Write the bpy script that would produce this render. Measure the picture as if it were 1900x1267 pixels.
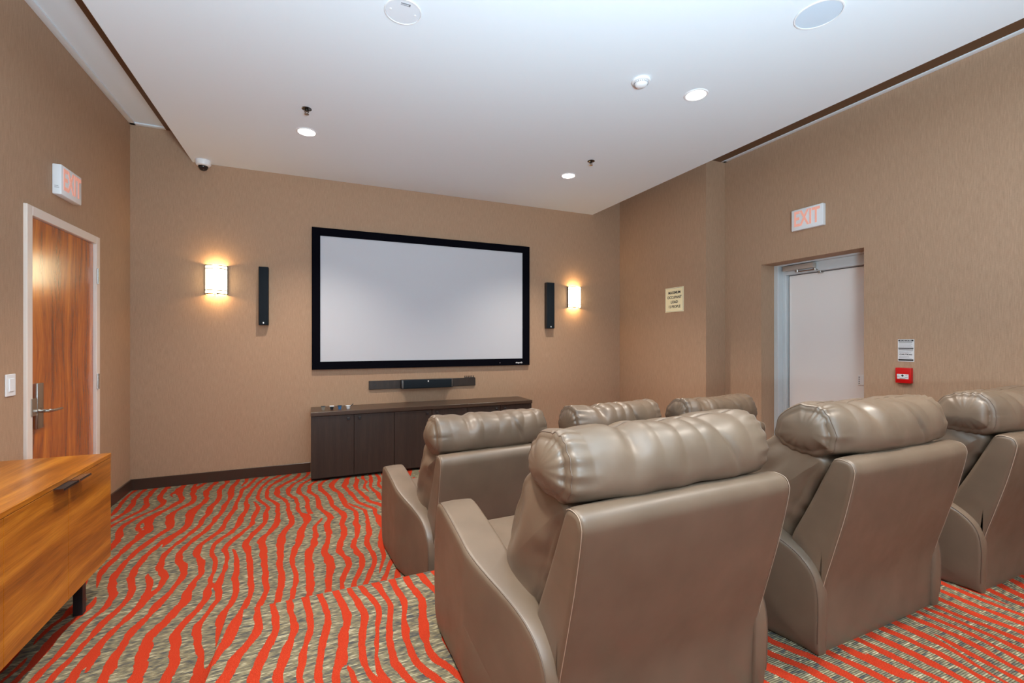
import bpy, bmesh, math, random
from mathutils import Vector, Matrix, noise

# ------------------------------------------------------------------ camera, world, exposure
sc = bpy.context.scene
for o in list(bpy.data.objects):
    bpy.data.objects.remove(o)
COL = sc.collection
sc.view_settings.view_transform = 'Standard'
sc.view_settings.look = 'None'
sc.view_settings.gamma = 1.0
sc.view_settings.exposure = 0.10
sc.view_settings.use_curve_mapping = False
try:
    sc.cycles.use_denoising = True
    sc.cycles.max_bounces = 10
    sc.cycles.diffuse_bounces = 6
    sc.cycles.sample_clamp_indirect = 6.0
except Exception:
    pass

CAM_Z = 1.43
cd = bpy.data.cameras.new('camera')
cd.sensor_width = 36.0
cd.lens = 36.0 * 840.0 / 1900.0
cd.clip_start = 0.02
cam = bpy.data.objects.new('camera', cd)
COL.objects.link(cam)
cam.location = (0, 0, CAM_Z)
cam.rotation_euler = (math.radians(90), 0, math.radians(-23.5))
sc.camera = cam

WORLD_STRENGTH = 0.9
w = bpy.data.worlds.new('world'); sc.world = w
w.use_nodes = True
bg = w.node_tree.nodes['Background']
bg.inputs[0].default_value = (0.80, 0.92, 1.0, 1)
bg.inputs[1].default_value = WORLD_STRENGTH

DL_POWER = 205.0        # watts of each downlight
SCONCE_POWER = 4.0
STAND_IN_POWER = 345.0    # added up-facing lamp behind the camera, standing in for a bounced flash
FL = bpy.data.lights.new('flash_stand_in', 'AREA'); FL.energy = STAND_IN_POWER; FL.color = (0.64, 0.86, 1.0)
FL.shape = 'DISK'; FL.size = 0.9
fl = bpy.data.objects.new('flash_stand_in', FL); COL.objects.link(fl)
fl.location = (0.4, -0.8, 1.35); fl.rotation_euler = (math.radians(180 - 12), 0, math.radians(-8))
DL_COLOR = (1.0, 0.90, 0.78)
WARM = (1.0, 0.62, 0.26)

# ------------------------------------------------------------------ room numbers (metres)
XL, YF, XR1, XR2, YS = -1.63, 5.45, 4.09, 4.386, 3.855
ZC, ZS, YB = 3.525, 3.23, -2.6
SX0, SX1 = -1.13, 3.62
RIS, RX, RY = 0.21, -0.366, 2.388
T = 0.15

# ------------------------------------------------------------------ material helpers
def new_mat(name):
    m = bpy.data.materials.new(name); m.use_nodes = True
    nt = m.node_tree
    return m, nt, nt.nodes['Principled BSDF']

def S(nt, sock, v):
    if isinstance(v, (int, float)): sock.default_value = v
    elif isinstance(v, tuple): sock.default_value = v if len(v) == 4 or len(sock.default_value) == 3 else v + (1,)
    else: nt.links.new(v, sock)

def M(nt, op, a, b=0.0, c=0.0, clamp=False):
    n = nt.nodes.new('ShaderNodeMath'); n.operation = op; n.use_clamp = clamp
    S(nt, n.inputs[0], a); S(nt, n.inputs[1], b); S(nt, n.inputs[2], c)
    return n.outputs[0]

def XYZ(nt, x, y, z):
    n = nt.nodes.new('ShaderNodeCombineXYZ')
    S(nt, n.inputs[0], x); S(nt, n.inputs[1], y); S(nt, n.inputs[2], z)
    return n.outputs[0]

def SEP(nt, v):
    n = nt.nodes.new('ShaderNodeSeparateXYZ'); nt.links.new(v, n.inputs[0])
    return n.outputs[0], n.outputs[1], n.outputs[2]

def COORD(nt, which='Object'):
    return nt.nodes.new('ShaderNodeTexCoord').outputs[which]

def POS(nt):
    return nt.nodes.new('ShaderNodeNewGeometry').outputs['Position']

def NOISE(nt, vec, scale=1.0, detail=2.0, rough=0.5):
    n = nt.nodes.new('ShaderNodeTexNoise')
    nt.links.new(vec, n.inputs['Vector'])
    n.inputs['Scale'].default_value = scale
    n.inputs['Detail'].default_value = detail
    n.inputs['Roughness'].default_value = rough
    return n.outputs['Fac']

def RAMP(nt, fac, stops, interp='LINEAR'):
    n = nt.nodes.new('ShaderNodeValToRGB'); n.color_ramp.interpolation = interp
    e = n.color_ramp.elements
    while len(e) < len(stops): e.new(0.5)
    for i, (p, c) in enumerate(stops):
        e[i].position = p; e[i].color = tuple(c) + (1,)
    nt.links.new(fac, n.inputs[0])
    return n.outputs[0]

def MIX(nt, f, a, b):
    n = nt.nodes.new('ShaderNodeMix'); n.data_type = 'RGBA'
    S(nt, n.inputs['Factor'], f)
    S(nt, n.inputs[6], a); S(nt, n.inputs[7], b)
    return n.outputs[2]

def BUMP(nt, bsdf, h, strength=0.3, dist=0.002):
    n = nt.nodes.new('ShaderNodeBump')
    n.inputs['Strength'].default_value = strength
    n.inputs['Distance'].default_value = dist
    nt.links.new(h, n.inputs['Height'])
    nt.links.new(n.outputs[0], bsdf.inputs['Normal'])

def lin(r, g, b):
    f = lambda c: (c / 255 / 12.92) if c / 255 <= 0.04045 else ((c / 255 + 0.055) / 1.055) ** 2.4
    return (f(r), f(g), f(b))

def plain(name, rgb, rough=0.5, metal=0.0, emit=None, estr=0.0, spec=None):
    m, nt, b = new_mat(name)
    b.inputs['Base Color'].default_value = rgb + (1,)
    b.inputs['Roughness'].default_value = rough
    b.inputs['Metallic'].default_value = metal
    if spec is not None: b.inputs['Specular IOR Level'].default_value = spec
    if emit:
        b.inputs['Emission Color'].default_value = emit + (1,)
        b.inputs['Emission Strength'].default_value = estr
    return m

def wallpaper():
    m, nt, b = new_mat('woven_wallpaper')
    x, y, z = SEP(nt, POS(nt))
    h = M(nt, 'ADD', x, y)
    th = NOISE(nt, XYZ(nt, M(nt, 'MULTIPLY', h, 330), M(nt, 'MULTIPLY', M(nt, 'SUBTRACT', x, y), 330), M(nt, 'MULTIPLY', z, 14)), 1, 2)
    we = NOISE(nt, XYZ(nt, M(nt, 'MULTIPLY', h, 60), 3.0, M(nt, 'MULTIPLY', z, 420)), 1, 1)
    f = M(nt, 'ADD', M(nt, 'MULTIPLY', th, 0.7), M(nt, 'MULTIPLY', we, 0.3))
    col = RAMP(nt, f, [(0.25, lin(156, 125, 100)), (0.75, lin(192, 159, 131))])
    nt.links.new(col, b.inputs['Base Color'])
    b.inputs['Roughness'].default_value = 0.75
    b.inputs['Specular IOR Level'].default_value = 0.25
    BUMP(nt, b, f, 0.35, 0.001)
    return m

GAB_SCALE, GAB_FREQ = 4.3, 2.6
def carpet():
    m, nt, b = new_mat('zebra_stripe_carpet')
    x, y, z = SEP(nt, POS(nt))
    yy = M(nt, 'ADD', y, M(nt, 'MULTIPLY', z, -1.0))       # the pattern runs down the riser too
    rib = 0.0078
    row = M(nt, 'FLOOR', M(nt, 'DIVIDE', yy, rib))
    fr = M(nt, 'FRACT', M(nt, 'DIVIDE', yy, rib))
    ys = M(nt, 'MULTIPLY', row, rib)
    n2 = NOISE(nt, XYZ(nt, M(nt, 'MULTIPLY', x, 0.9), M(nt, 'MULTIPLY', ys, 1.15), 9.1), 1, 1.0)
    n4 = NOISE(nt, XYZ(nt, M(nt, 'MULTIPLY', x, 7), M(nt, 'MULTIPLY', ys, 7), 2.2), 1, 1.0)
    n3 = NOISE(nt, XYZ(nt, M(nt, 'MULTIPLY', x, 14), M(nt, 'MULTIPLY', ys, 9), 1.3), 1, 1.0)
    jit = NOISE(nt, XYZ(nt, M(nt, 'MULTIPLY', x, 60), M(nt, 'MULTIPLY', ys, 60), 5.0), 1, 0.0)
    xw = M(nt, 'ADD', x, M(nt, 'MULTIPLY', M(nt, 'SUBTRACT', n2, 0.5), 0.50))
    xw = M(nt, 'ADD', xw, M(nt, 'MULTIPLY', M(nt, 'SUBTRACT', n4, 0.5), 0.03))
    ga = nt.nodes.new('ShaderNodeTexGabor'); ga.gabor_type = '2D'
    nt.links.new(XYZ(nt, M(nt, 'ADD', xw, M(nt, 'MULTIPLY', z, 3.1)), M(nt, 'MULTIPLY', ys, 0.40), 0.0), ga.inputs['Vector'])
    ga.inputs['Scale'].default_value = GAB_SCALE
    ga.inputs['Frequency'].default_value = GAB_FREQ
    ga.inputs['Anisotropy'].default_value = 1.0
    ga.inputs['Orientation'].default_value = 0.0
    v = M(nt, 'ADD', M(nt, 'SINE', M(nt, 'MULTIPLY', ga.outputs['Phase'], 2 * math.pi)), M(nt, 'MULTIPLY', M(nt, 'SUBTRACT', n3, 0.5), 1.5))
    v = M(nt, 'ADD', v, M(nt, 'MULTIPLY', M(nt, 'SUBTRACT', jit, 0.5), 0.45))
    red = M(nt, 'GREATER_THAN', v, 0.20)
    # ribs: each row a run of beige, grey and slate yarn
    rnd = nt.nodes.new('ShaderNodeTexWhiteNoise'); rnd.noise_dimensions = '1D'
    nt.links.new(row, rnd.inputs['W'])
    yc = NOISE(nt, XYZ(nt, M(nt, 'MULTIPLY', x, 26), M(nt, 'MULTIPLY', row, 0.45), M(nt, 'MULTIPLY', rnd.outputs['Value'], 2.6)), 1, 1)
    base = RAMP(nt, yc, [(0.28, lin(76, 77, 78)), (0.42, lin(108, 102, 86)), (0.56, lin(134, 124, 98)), (0.74, lin(176, 167, 138))])
    pile = NOISE(nt, XYZ(nt, x, yy, z), 420, 2)
    rc = RAMP(nt, pile, [(0.3, lin(148, 36, 19)), (0.7, lin(190, 64, 36))])
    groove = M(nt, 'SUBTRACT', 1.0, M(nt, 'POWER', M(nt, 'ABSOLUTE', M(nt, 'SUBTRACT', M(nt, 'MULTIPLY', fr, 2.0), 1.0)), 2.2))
    groove_shade = M(nt, 'MULTIPLY', M(nt, 'SUBTRACT', 0.62, groove, clamp=True), 1.0, clamp=True)   # shade between the loops, painted into the colour
    base = MIX(nt, groove_shade, base, lin(62, 60, 58))
    col = MIX(nt, red, base, rc)
    nt.links.new(col, b.inputs['Base Color'])
    b.inputs['Roughness'].default_value = 0.95
    b.inputs['Specular IOR Level'].default_value = 0.08
    hgt = M(nt, 'ADD', M(nt, 'MULTIPLY', M(nt, 'MULTIPLY', groove, M(nt, 'SUBTRACT', 1.0, red)), 1.0),
            M(nt, 'MULTIPLY', M(nt, 'MULTIPLY', M(nt, 'ADD', pile, 0.7), red), 0.9))
    BUMP(nt, b, hgt, 0.9, 0.0035)
    return m

def leather():
    m, nt, b = new_mat('taupe_leather')
    v = COORD(nt)
    big = NOISE(nt, v, 5, 3)
    col = RAMP(nt, big, [(0.3, lin(100, 84, 69)), (0.7, lin(112, 94, 78))])
    nt.links.new(col, b.inputs['Base Color'])
    gr = NOISE(nt, v, 620, 2, 0.6)
    rr = M(nt, 'ADD', 0.33, M(nt, 'MULTIPLY', NOISE(nt, v, 14, 3), 0.16))
    nt.links.new(rr, b.inputs['Roughness'])
    b.inputs['Specular IOR Level'].default_value = 0.55
    soft = NOISE(nt, v, 9, 2, 0.5)
    BUMP(nt, b, M(nt, 'ADD', M(nt, 'MULTIPLY', gr, 0.03), M(nt, 'MULTIPLY', soft, 0.6)), 0.35, 0.008)
    return m

def wood(name, dark, mid, light, rough, along='Z', scale=1.0, stretch=14.0, contrast=(0.32, 0.5, 0.68), wob=2.0, coat=0.0, fine=0.35):
    m, nt, b = new_mat(name)
    x, y, z = SEP(nt, COORD(nt))
    ax = {'X': x, 'Y': y, 'Z': z}[along]
    oth = [c for k, c in (('X', x), ('Y', y), ('Z', z)) if k != along]
    u = M(nt, 'ADD', oth[0], oth[1]); 
    wv = NOISE(nt, XYZ(nt, M(nt, 'MULTIPLY', u, 3 * scale), M(nt, 'MULTIPLY', ax, 1.2 * scale), 0.0), 1, 1)
    uu = M(nt, 'ADD', M(nt, 'MULTIPLY', u, stretch * scale), M(nt, 'MULTIPLY', wv, wob))
    f = NOISE(nt, XYZ(nt, uu, M(nt, 'MULTIPLY', ax, 0.9 * scale), 0.0), 1, 3, 0.55)
    g = NOISE(nt, XYZ(nt, M(nt, 'MULTIPLY', uu, 14), M(nt, 'MULTIPLY', ax, 7 * scale), 2.0), 1, 3, 0.6)
    t = M(nt, 'ADD', M(nt, 'MULTIPLY', f, 1 - fine), M(nt, 'MULTIPLY', g, fine))
    col = RAMP(nt, t, [(contrast[0], dark), (contrast[1], mid), (contrast[2], light)])
    nt.links.new(col, b.inputs['Base Color'])
    b.inputs['Roughness'].default_value = rough
    b.inputs['Coat Weight'].default_value = coat
    b.inputs['Coat Roughness'].default_value = 0.2
    BUMP(nt, b, g, 0.08, 0.001)
    return m

MAT = dict(
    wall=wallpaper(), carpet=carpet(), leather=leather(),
    seam=plain('leather_seam', lin(96, 79, 65), 0.5),
    thread=plain('pale_thread', lin(168, 148, 130), 0.7),
    ceiling=plain('white_ceiling_paint', lin(230, 239, 245), 0.8, spec=0.2),
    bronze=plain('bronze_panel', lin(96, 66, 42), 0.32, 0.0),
    white=plain('white_plastic', lin(236, 238, 240), 0.35),
    paint=plain('cream_frame_paint', lin(232, 218, 206), 0.4),
    doorpaint=plain('pale_grey_door_paint', lin(236, 229, 224), 0.45),
    steel=plain('galvanised_frame', lin(206, 210, 212), 0.4, 0.1),
    metal=plain('satin_metal', lin(190, 186, 180), 0.25, 1.0),
    chrome=plain('chrome', lin(215, 212, 205), 0.08, 1.0),
    darkchrome=plain('dark_chrome', lin(96, 92, 88), 0.15, 1.0),
    dark=plain('black_plastic', (0.012, 0.013, 0.016), 0.4),
    velvet=plain('black_velvet', (0.0025, 0.0025, 0.005), 0.9, spec=0.05),
    cloth=plain('black_speaker_cloth', (0.010, 0.015, 0.020), 0.85, spec=0.2),
    screen=plain('matte_screen_fabric', lin(198, 200, 206), 0.9, spec=0.1),
    red=plain('red_pull_station', lin(205, 10, 14), 0.35),
    ink=plain('black_ink', (0.02, 0.02, 0.02), 0.6),
    greyink=plain('grey_ink', (0.30, 0.30, 0.32), 0.6),
    salmon=plain('lit_red_letters', lin(238, 168, 148), 0.5, emit=(1.0, 0.5, 0.4), estr=0.22),
    cream=plain('cream_sign', lin(253, 241, 198), 0.4),
    paper=plain('white_label', lin(228, 226, 226), 0.5),
    blue=plain('blue_plastic', lin(58, 108, 158), 0.35),
    clearish=plain('grey_smoked_plastic', lin(150, 142, 128), 0.25),
    darkmetal=plain('dark_band_metal', lin(58, 48, 36), 0.4, 0.3),
    lamp=plain('downlight_lens', (1, 1, 1), 0.5, emit=(1.0, 0.93, 0.84), estr=14.0),
    shade=plain('glowing_glass_shade', (0.9, 0.85, 0.7), 0.4, emit=(1.0, 0.83, 0.50), estr=9.0),
    bulb=plain('sconce_bulb', (1, 1, 1), 0.5, emit=(1.0, 0.80, 0.5), estr=12.0),
    grille=plain('speaker_grille_white', lin(224, 230, 236), 0.6),
    bluegrille=plain('speaker_grille_pale_blue', lin(206, 222, 236), 0.5),
    baseboard=plain('dark_baseboard', lin(66, 50, 42), 0.3),
    doorwood=wood('walnut_door', lin(110, 44, 6), lin(176, 86, 14), lin(220, 126, 34), 0.26, 'Z', 1.0, 13, (0.36, 0.5, 0.66), 2.5, 0.9),
    teak=wood('teak_veneer', lin(112, 58, 8), lin(166, 98, 22), lin(210, 140, 46), 0.3, 'Y', 1.0, 13, (0.34, 0.5, 0.68), 1.6, 0.15, 0.3),
    espresso=wood('espresso_veneer', lin(34, 25, 20), lin(47, 35, 28), lin(64, 48, 39), 0.5, 'Z', 1.0, 26, (0.3, 0.5, 0.7), 0.6, 0.0, 0.5),
    espressotop=wood('espresso_top', lin(50, 38, 31), lin(66, 51, 41), lin(84, 66, 54), 0.3, 'X', 1.0, 26, (0.3, 0.5, 0.7), 0.6, 0.0, 0.5),
)
gm, gnt, gb = new_mat('added_window_glass')
gb.inputs['Transmission Weight'].default_value = 1.0
gb.inputs['Roughness'].default_value = 0.0
gb.inputs['IOR'].default_value = 1.0
MAT['glass'] = gm

# ------------------------------------------------------------------ object helpers
def wpos(o):
    p = Vector((0, 0, 0))
    while o is not None:
        p += o.location; o = o.parent
    return p

def obj(name, bm, mat, parent=None, origin=None, local=False, sharp=32, smooth=True):
    """bm in world coordinates (or, with local=True, already in the parent's)"""
    if parent is not None and not local:
        bmesh.ops.translate(bm, verts=bm.verts, vec=-wpos(parent))
    loc = Vector((0, 0, 0))
    if parent is None and origin is not None:
        loc = Vector(origin)
        bmesh.ops.translate(bm, verts=bm.verts, vec=-loc)
    bmesh.ops.recalc_face_normals(bm, faces=bm.faces)
    me = bpy.data.meshes.new(name)
    for f in bm.faces: f.smooth = smooth
    bm.to_mesh(me); bm.free()
    if smooth: me.set_sharp_from_angle(angle=math.radians(sharp))
    me.materials.append(MAT[mat] if isinstance(mat, str) else mat)
    o = bpy.data.objects.new(name, me); COL.objects.link(o)
    o.location = loc
    if parent is not None: o.parent = parent
    return o

def tag(o, label, cat, group=None):
    o['label'] = label; o['category'] = cat
    if group: o['group'] = group
    return o

def thing(name, label, cat, loc, group=None):
    o = bpy.data.objects.new(name, None); COL.objects.link(o)
    o.empty_display_size = 0.1
    o.location = loc
    return tag(o, label, cat, group)

def struct(name, bm, mat, parent=None):
    o = obj(name, bm, mat, parent)
    if parent is None: o['kind'] = 'structure'
    return o

def bx(bm, x0, x1, y0, y1, z0, z1, bev=0.0, seg=2):
    r = bmesh.ops.create_cube(bm, size=1.0)
    vs = r['verts']
    for v in vs:
        v.co = Vector((x0 + (v.co.x + .5) * (x1 - x0), y0 + (v.co.y + .5) * (y1 - y0), z0 + (v.co.z + .5) * (z1 - z0)))
    if bev > 0:
        es = list({e for v in vs for e in v.link_edges})
        bmesh.ops.bevel(bm, geom=es, offset=bev, segments=seg, affect='EDGES', profile=0.5)
    return bm

def box(*a, **k): return bx(bmesh.new(), *a, **k)

def lathe(bm, prof, center, axis='Z', n=40):
    """prof: list of (r, h); revolved about the axis through center"""
    c = Vector(center); rings = []
    def P(r, h, t):
        a, b = r * math.cos(t), r * math.sin(t)
        return c + (Vector((a, b, h)) if axis == 'Z' else Vector((a, h, b)) if axis == 'Y' else Vector((h, a, b)))
    for r, h in prof:
        if r < 1e-6: rings.append([bm.verts.new(P(0, h, 0))])
        else: rings.append([bm.verts.new(P(r, h, 2 * math.pi * i / n)) for i in range(n)])
    for A, B in zip(rings, rings[1:]):
        for i in range(n):
            j = (i + 1) % n
            if len(A) == 1 and len(B) == 1: continue
            if len(A) == 1: bm.faces.new((A[0], B[i], B[j]))
            elif len(B) == 1: bm.faces.new((A[i], A[j], B[0]))
            else: bm.faces.new((A[i], A[j], B[j], B[i]))
    return bm

def tube(bm, pts, r, n=8, closed=False):
    pts = [Vector(p) for p in pts]; N = len(pts); rings = []
    prev = None
    for i, p in enumerate(pts):
        if closed: t = pts[(i + 1) % N] - pts[i - 1]
        else: t = pts[min(i + 1, N - 1)] - pts[max(i - 1, 0)]
        t.normalize()
        if prev is None:
            u = t.orthogonal().normalized()
        else:
            u = (prev - t * prev.dot(t))
            u = u.normalized() if u.length > 1e-6 else t.orthogonal().normalized()
        prev = u; v = t.cross(u)
        rr = r[i] if isinstance(r, (list, tuple)) else r
        rings.append([bm.verts.new(p + (u * math.cos(2 * math.pi * k / n) + v * math.sin(2 * math.pi * k / n)) * rr) for k in range(n)])
    R = N if closed else N - 1
    for i in range(R):
        A, B = rings[i], rings[(i + 1) % N]
        for k in range(n):
            bm.faces.new((A[k], A[(k + 1) % n], B[(k + 1) % n], B[k]))
    if not closed:
        bm.faces.new(rings[0][::-1]); bm.faces.new(rings[-1])
    return bm

def text_bm(s, size, loc, rot, align='CENTER', ext=0.0006, xs=1.0, bold=0.0):
    cu = bpy.data.curves.new('t', 'FONT'); cu.body = s; cu.size = size
    cu.align_x = align; cu.align_y = 'CENTER'; cu.extrude = ext; cu.offset = bold
    o = bpy.data.objects.new('t', cu); COL.objects.link(o)
    dg = bpy.context.evaluated_depsgraph_get()
    me = bpy.data.meshes.new_from_object(o.evaluated_get(dg))
    bm = bmesh.new(); bm.from_mesh(me)
    bmesh.ops.transform(bm, verts=bm.verts, matrix=Matrix.Translation(Vector(loc)) @ rot.to_4x4() @ Matrix.Diagonal((xs, 1, 1, 1)))
    bpy.data.objects.remove(o); bpy.data.curves.remove(cu); bpy.data.meshes.remove(me)
    return bm

def merge(a, b):
    me = bpy.data.meshes.new('tmp'); b.to_mesh(me); b.free(); a.from_mesh(me); bpy.data.meshes.remove(me)
    return a

FACE_MY = Matrix(((1, 0, 0), (0, 0, -1), (0, 1, 0)))                 # text on a wall seen from -y
FACE_MX = Matrix(((0, 0, -1), (-1, 0, 0), (0, 1, 0)))                # text on the right wall, seen from -x
FACE_PX = Matrix(((0, 0, 1), (1, 0, 0), (0, 1, 0)))                  # text on the left wall, seen from +x

# ------------------------------------------------------------------ the room shell
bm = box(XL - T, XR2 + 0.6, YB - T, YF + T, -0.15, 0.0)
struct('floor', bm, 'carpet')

bm = bmesh.new()
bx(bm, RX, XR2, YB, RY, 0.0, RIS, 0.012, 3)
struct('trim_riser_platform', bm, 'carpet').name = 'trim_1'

bm = box(XL - T, XR2 + 0.6, YB - T, YF + T, ZC, ZC + 0.12)
struct('ceiling', bm, 'ceiling')
bm = box(SX0, SX1, YB, YF, ZS, 3.511, 0.004, 1)
struct('ceiling_dropped', bm, 'ceiling')
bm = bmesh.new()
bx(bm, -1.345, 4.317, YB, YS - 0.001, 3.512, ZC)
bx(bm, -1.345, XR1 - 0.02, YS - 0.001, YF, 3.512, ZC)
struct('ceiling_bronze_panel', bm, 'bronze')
bm = bmesh.new()
bx(bm, XL, XL + 0.05, YB, YF, ZC - 0.012, ZC, 0.004, 2)
bx(bm, XL, SX0 - 0.1, YF - 0.05, YF, ZC - 0.012, ZC, 0.004, 2)
struct('trim_2', bm, 'ceiling')
bm = bmesh.new()
bx(bm, XR2 - 0.05, XR2, YB, YS, ZC - 0.012, ZC, 0.004, 2)
bx(bm, XR1, XR2, YS - 0.04, YS, ZC - 0.012, ZC, 0.004, 2)
struct('trim_3', bm, 'ceiling')

# front wall (screen wall)
struct('wall_front', box(XL - T, XR1 + T, YF, YF + T, 0, ZC), 'wall')
# left wall with the door opening
DY0, DY1, DZ = 3.765, 4.685, 2.225
bm = bmesh.new()
bx(bm, XL - T, XL, YB, DY0, 0, ZC); bx(bm, XL - T, XL, DY1, YF, 0, ZC); bx(bm, XL - T, XL, DY0, DY1, DZ, ZC)
struct('wall_left', bm, 'wall')
# right wall: furred far section, near section with the door recess
struct('wall_right_far', box(XR1, XR2 + T, YS, YF, 0, ZC), 'wall')
RY0, RY1, RZ = 2.395, 3.385, 2.25
XF = 4.586
bm = bmesh.new()
bx(bm, XR2, XF, YB, RY0, 0, ZC); bx(bm, XR2, XF, RY1, YS, 0, ZC); bx(bm, XR2, XF, RY0, RY1, RZ, ZC)
struct('wall_right', bm, 'wall')
# back wall; its wide unseen window is added to let world light in
WX0, WX1, WZ0, WZ1 = -1.2, 3.9, 0.75, 3.1
bm = bmesh.new()
bx(bm, XL - T, WX0, YB - T, YB, 0, ZC); bx(bm, WX1, XR2 + T, YB - T, YB, 0, ZC)
bx(bm, WX0, WX1, YB - T, YB, 0, WZ0); bx(bm, WX0, WX1, YB - T, YB, WZ1, ZC)
struct('wall_back', bm, 'wall')
bm = bmesh.new()
for x0, x1 in ((WX0, WX0 + .05), (WX1 - .05, WX1), (0.45, 0.5), (2.15, 2.2)):
    bx(bm, x0, x1, YB - 0.10, YB - 0.04, WZ0, WZ1)
bx(bm, WX0, WX1, YB - 0.10, YB - 0.04, WZ0, WZ0 + .05); bx(bm, WX0, WX1, YB - 0.10, YB - 0.04, WZ1 - .05, WZ1)
wn = struct('added_window_1', bm, 'white')
obj('pane', box(WX0, WX1, YB - 0.075, YB - 0.069, WZ0, WZ1), 'glass', wn)

# baseboards
bh = 0.105
bm = bmesh.new(); bx(bm, XL, -0.045, YF - 0.016, YF, 0, bh, 0.003, 1); bx(bm, 2.46, XR1, YF - 0.016, YF, 0, bh, 0.003, 1)
struct('baseboard_front', bm, 'baseboard')
bm = bmesh.new(); bx(bm, XL, XL + 0.016, 4.745, YF, 0, bh, 0.003, 1); bx(bm, XL, XL + 0.016, YB, 3.70, 0, bh, 0.003, 1)
struct('baseboard_left', bm, 'baseboard')
bm = bmesh.new(); bx(bm, XR1 - 0.016, XR1, YS, YF, 0, bh, 0.003, 1)
bx(bm, XR1, XR2, YS - 0.016, YS, 0, bh, 0.003, 1)
bx(bm, XR2 - 0.016, XR2, RY1, YS, 0, bh, 0.003, 1); bx(bm, XR2 - 0.016, XR2, YB, RY0 - 0.01, RIS, RIS + bh, 0.003, 1)
struct('baseboard_right', bm, 'baseboard')

# ------------------------------------------------------------------ door_1: walnut door in the left wall
bm = box(XL - 0.045, XL - 0.004, DY0 + 0.012, DY1 - 0.012, 0.008, DZ - 0.012, 0.002, 1)
d1 = struct('door_1', bm, 'doorwood')
bm = bmesh.new()
fo = 0.05
for a in ((XL - T, XL + 0.018, DY0 - fo, DY0 + 0.010, 0, DZ + fo), (XL - T, XL + 0.018, DY1 - 0.010, DY1 + fo, 0, DZ + fo),
          (XL - T, XL + 0.018, DY0 + 0.010, DY1 - 0.010, DZ - 0.010, DZ + fo)):
    bx(bm, *a, bev=0.003, seg=1)
obj('door_frame', bm, 'paint', d1)
bm = box(XL - 0.003, XL + 0.020, 3.822, 3.895, 0.875, 1.165, 0.004, 2)
lk = obj('lock_plate', bm, 'metal', d1); lk['label'] = 'tall satin metal lock plate'
bm = bmesh.new()
bx(bm, XL + 0.0185, XL + 0.026, 3.752, 3.805, 0.965, 1.075, 0.002, 1)
obj('strike_plate', bm, 'metal', d1)
bm = bmesh.new()
tube(bm, [(XL + 0.02, 3.862, 0.985), (XL + 0.062, 3.862, 0.985), (XL + 0.07, 3.872, 0.985), (XL + 0.072, 3.90, 0.984), (XL + 0.070, 3.995, 0.983)], [0.011, 0.011, 0.010, 0.009, 0.008], 12)
obj('door_handle', bm, 'metal', d1)
for hz in (1.895, 1.045, 0.22):
    bm = bmesh.new()
    tube(bm, [(XL + 0.022, 4.684, hz), (XL + 0.022, 4.684, hz + 0.125)], 0.009, 12)
    bx(bm, XL + 0.0185, XL + 0.0215, 4.686, 4.716, hz + .004, hz + 0.121)
    for k in range(1, 5):
        tube(bm, [(XL + 0.022, 4.684, hz + .025 * k - .001), (XL + 0.022, 4.684, hz + .025 * k + .001)], 0.0098, 12)
    obj('hinge', bm, 'metal', d1)

# ------------------------------------------------------------------ door_2: pale door deep in the right wall recess
XD = 4.70
bm = box(XD, XD + 0.045, 2.30, 3.292, 0.01, 2.135, 0.002, 1)
d2 = struct('door_2', bm, 'doorpaint')
bm = bmesh.new()
bx(bm, XF, XF + 0.075, RY1 - 0.045, RY1 + .06, 0, 2.25, 0.002, 1)              # outer jamb, far side
bx(bm, XF + 0.075, XD + 0.10, RY1 - 0.082, RY1 + .06, 0, 2.25, 0.002, 1)
bx(bm, XF, XF + 0.055, RY0 - 0.15, RY1 - 0.045, 2.235, 2.30, 0.002, 1)        # header
bx(bm, XF + 0.055, XD + 0.10, RY0 - 0.15, RY1 - 0.082, 2.142, 2.32, 0.002, 1)
bx(bm, XF, XD + 0.10, RY0 - 0.15, RY0 - 0.09, 0, 2.30)                         # near side, hidden
bx(bm, XF + .0005, XD + 0.10, RY1 + 0.05, RY1 + .2, 0, 2.5)
obj('door_frame', bm, 'steel', d2)
bm = bmesh.new()
bx(bm, XF - 0.005, XF + 0.052, 2.965, 3.285, 2.176, 2.228, 0.004, 2)
cl = obj('door_closer', bm, plain('closer_paint', lin(186, 176, 166), 0.35, 0.4), d2)
bm = bmesh.new()
tube(bm, [(XF + 0.02, 3.14, 2.176), (XF + 0.02, 3.14, 2.150)], 0.016, 14)
tube(bm, [(XF + 0.02, 3.14, 2.156), (XF + 0.03, 2.965, 2.156), (XD - 0.035, 2.945, 2.152)], 0.007, 8)
tube(bm, [(XF + 0.03, 2.965, 2.164), (XD - 0.01, 3.05, 2.164)], 0.006, 8)
tube(bm, [(XF + 0.03, 2.965, 2.17), (XF + 0.03, 2.965, 2.148)], 0.012, 12)
bx(bm, XD - 0.05, XD - 0.002, 2.93, 2.96, 2.12, 2.17, 0.003, 1)
obj('closer_arm', bm, 'metal', cl)
bm = bmesh.new()
bx(bm, XD - 0.012, XD + 0.001, 2.50, 2.612, 1.02, 1.115, 0.002, 1)
g_ = obj('gap_dark_plate', box(XD + .012, XD + .03, 2.30, RY1 - .083, 0.0, 2.1415), 'dark', d2)  # dark plate added behind the door gap in place of its shade
lc = obj('lock_case', bm, 'white', d2)
bm = bmesh.new()
for k in range(4): tube(bm, [(XD - 0.0125, 2.60, 1.038 + .019 * k), (XD - 0.0145, 2.60, 1.038 + .019 * k)], 0.005, 8)
obj('lock_screw', bm, 'ink', lc)

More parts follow.
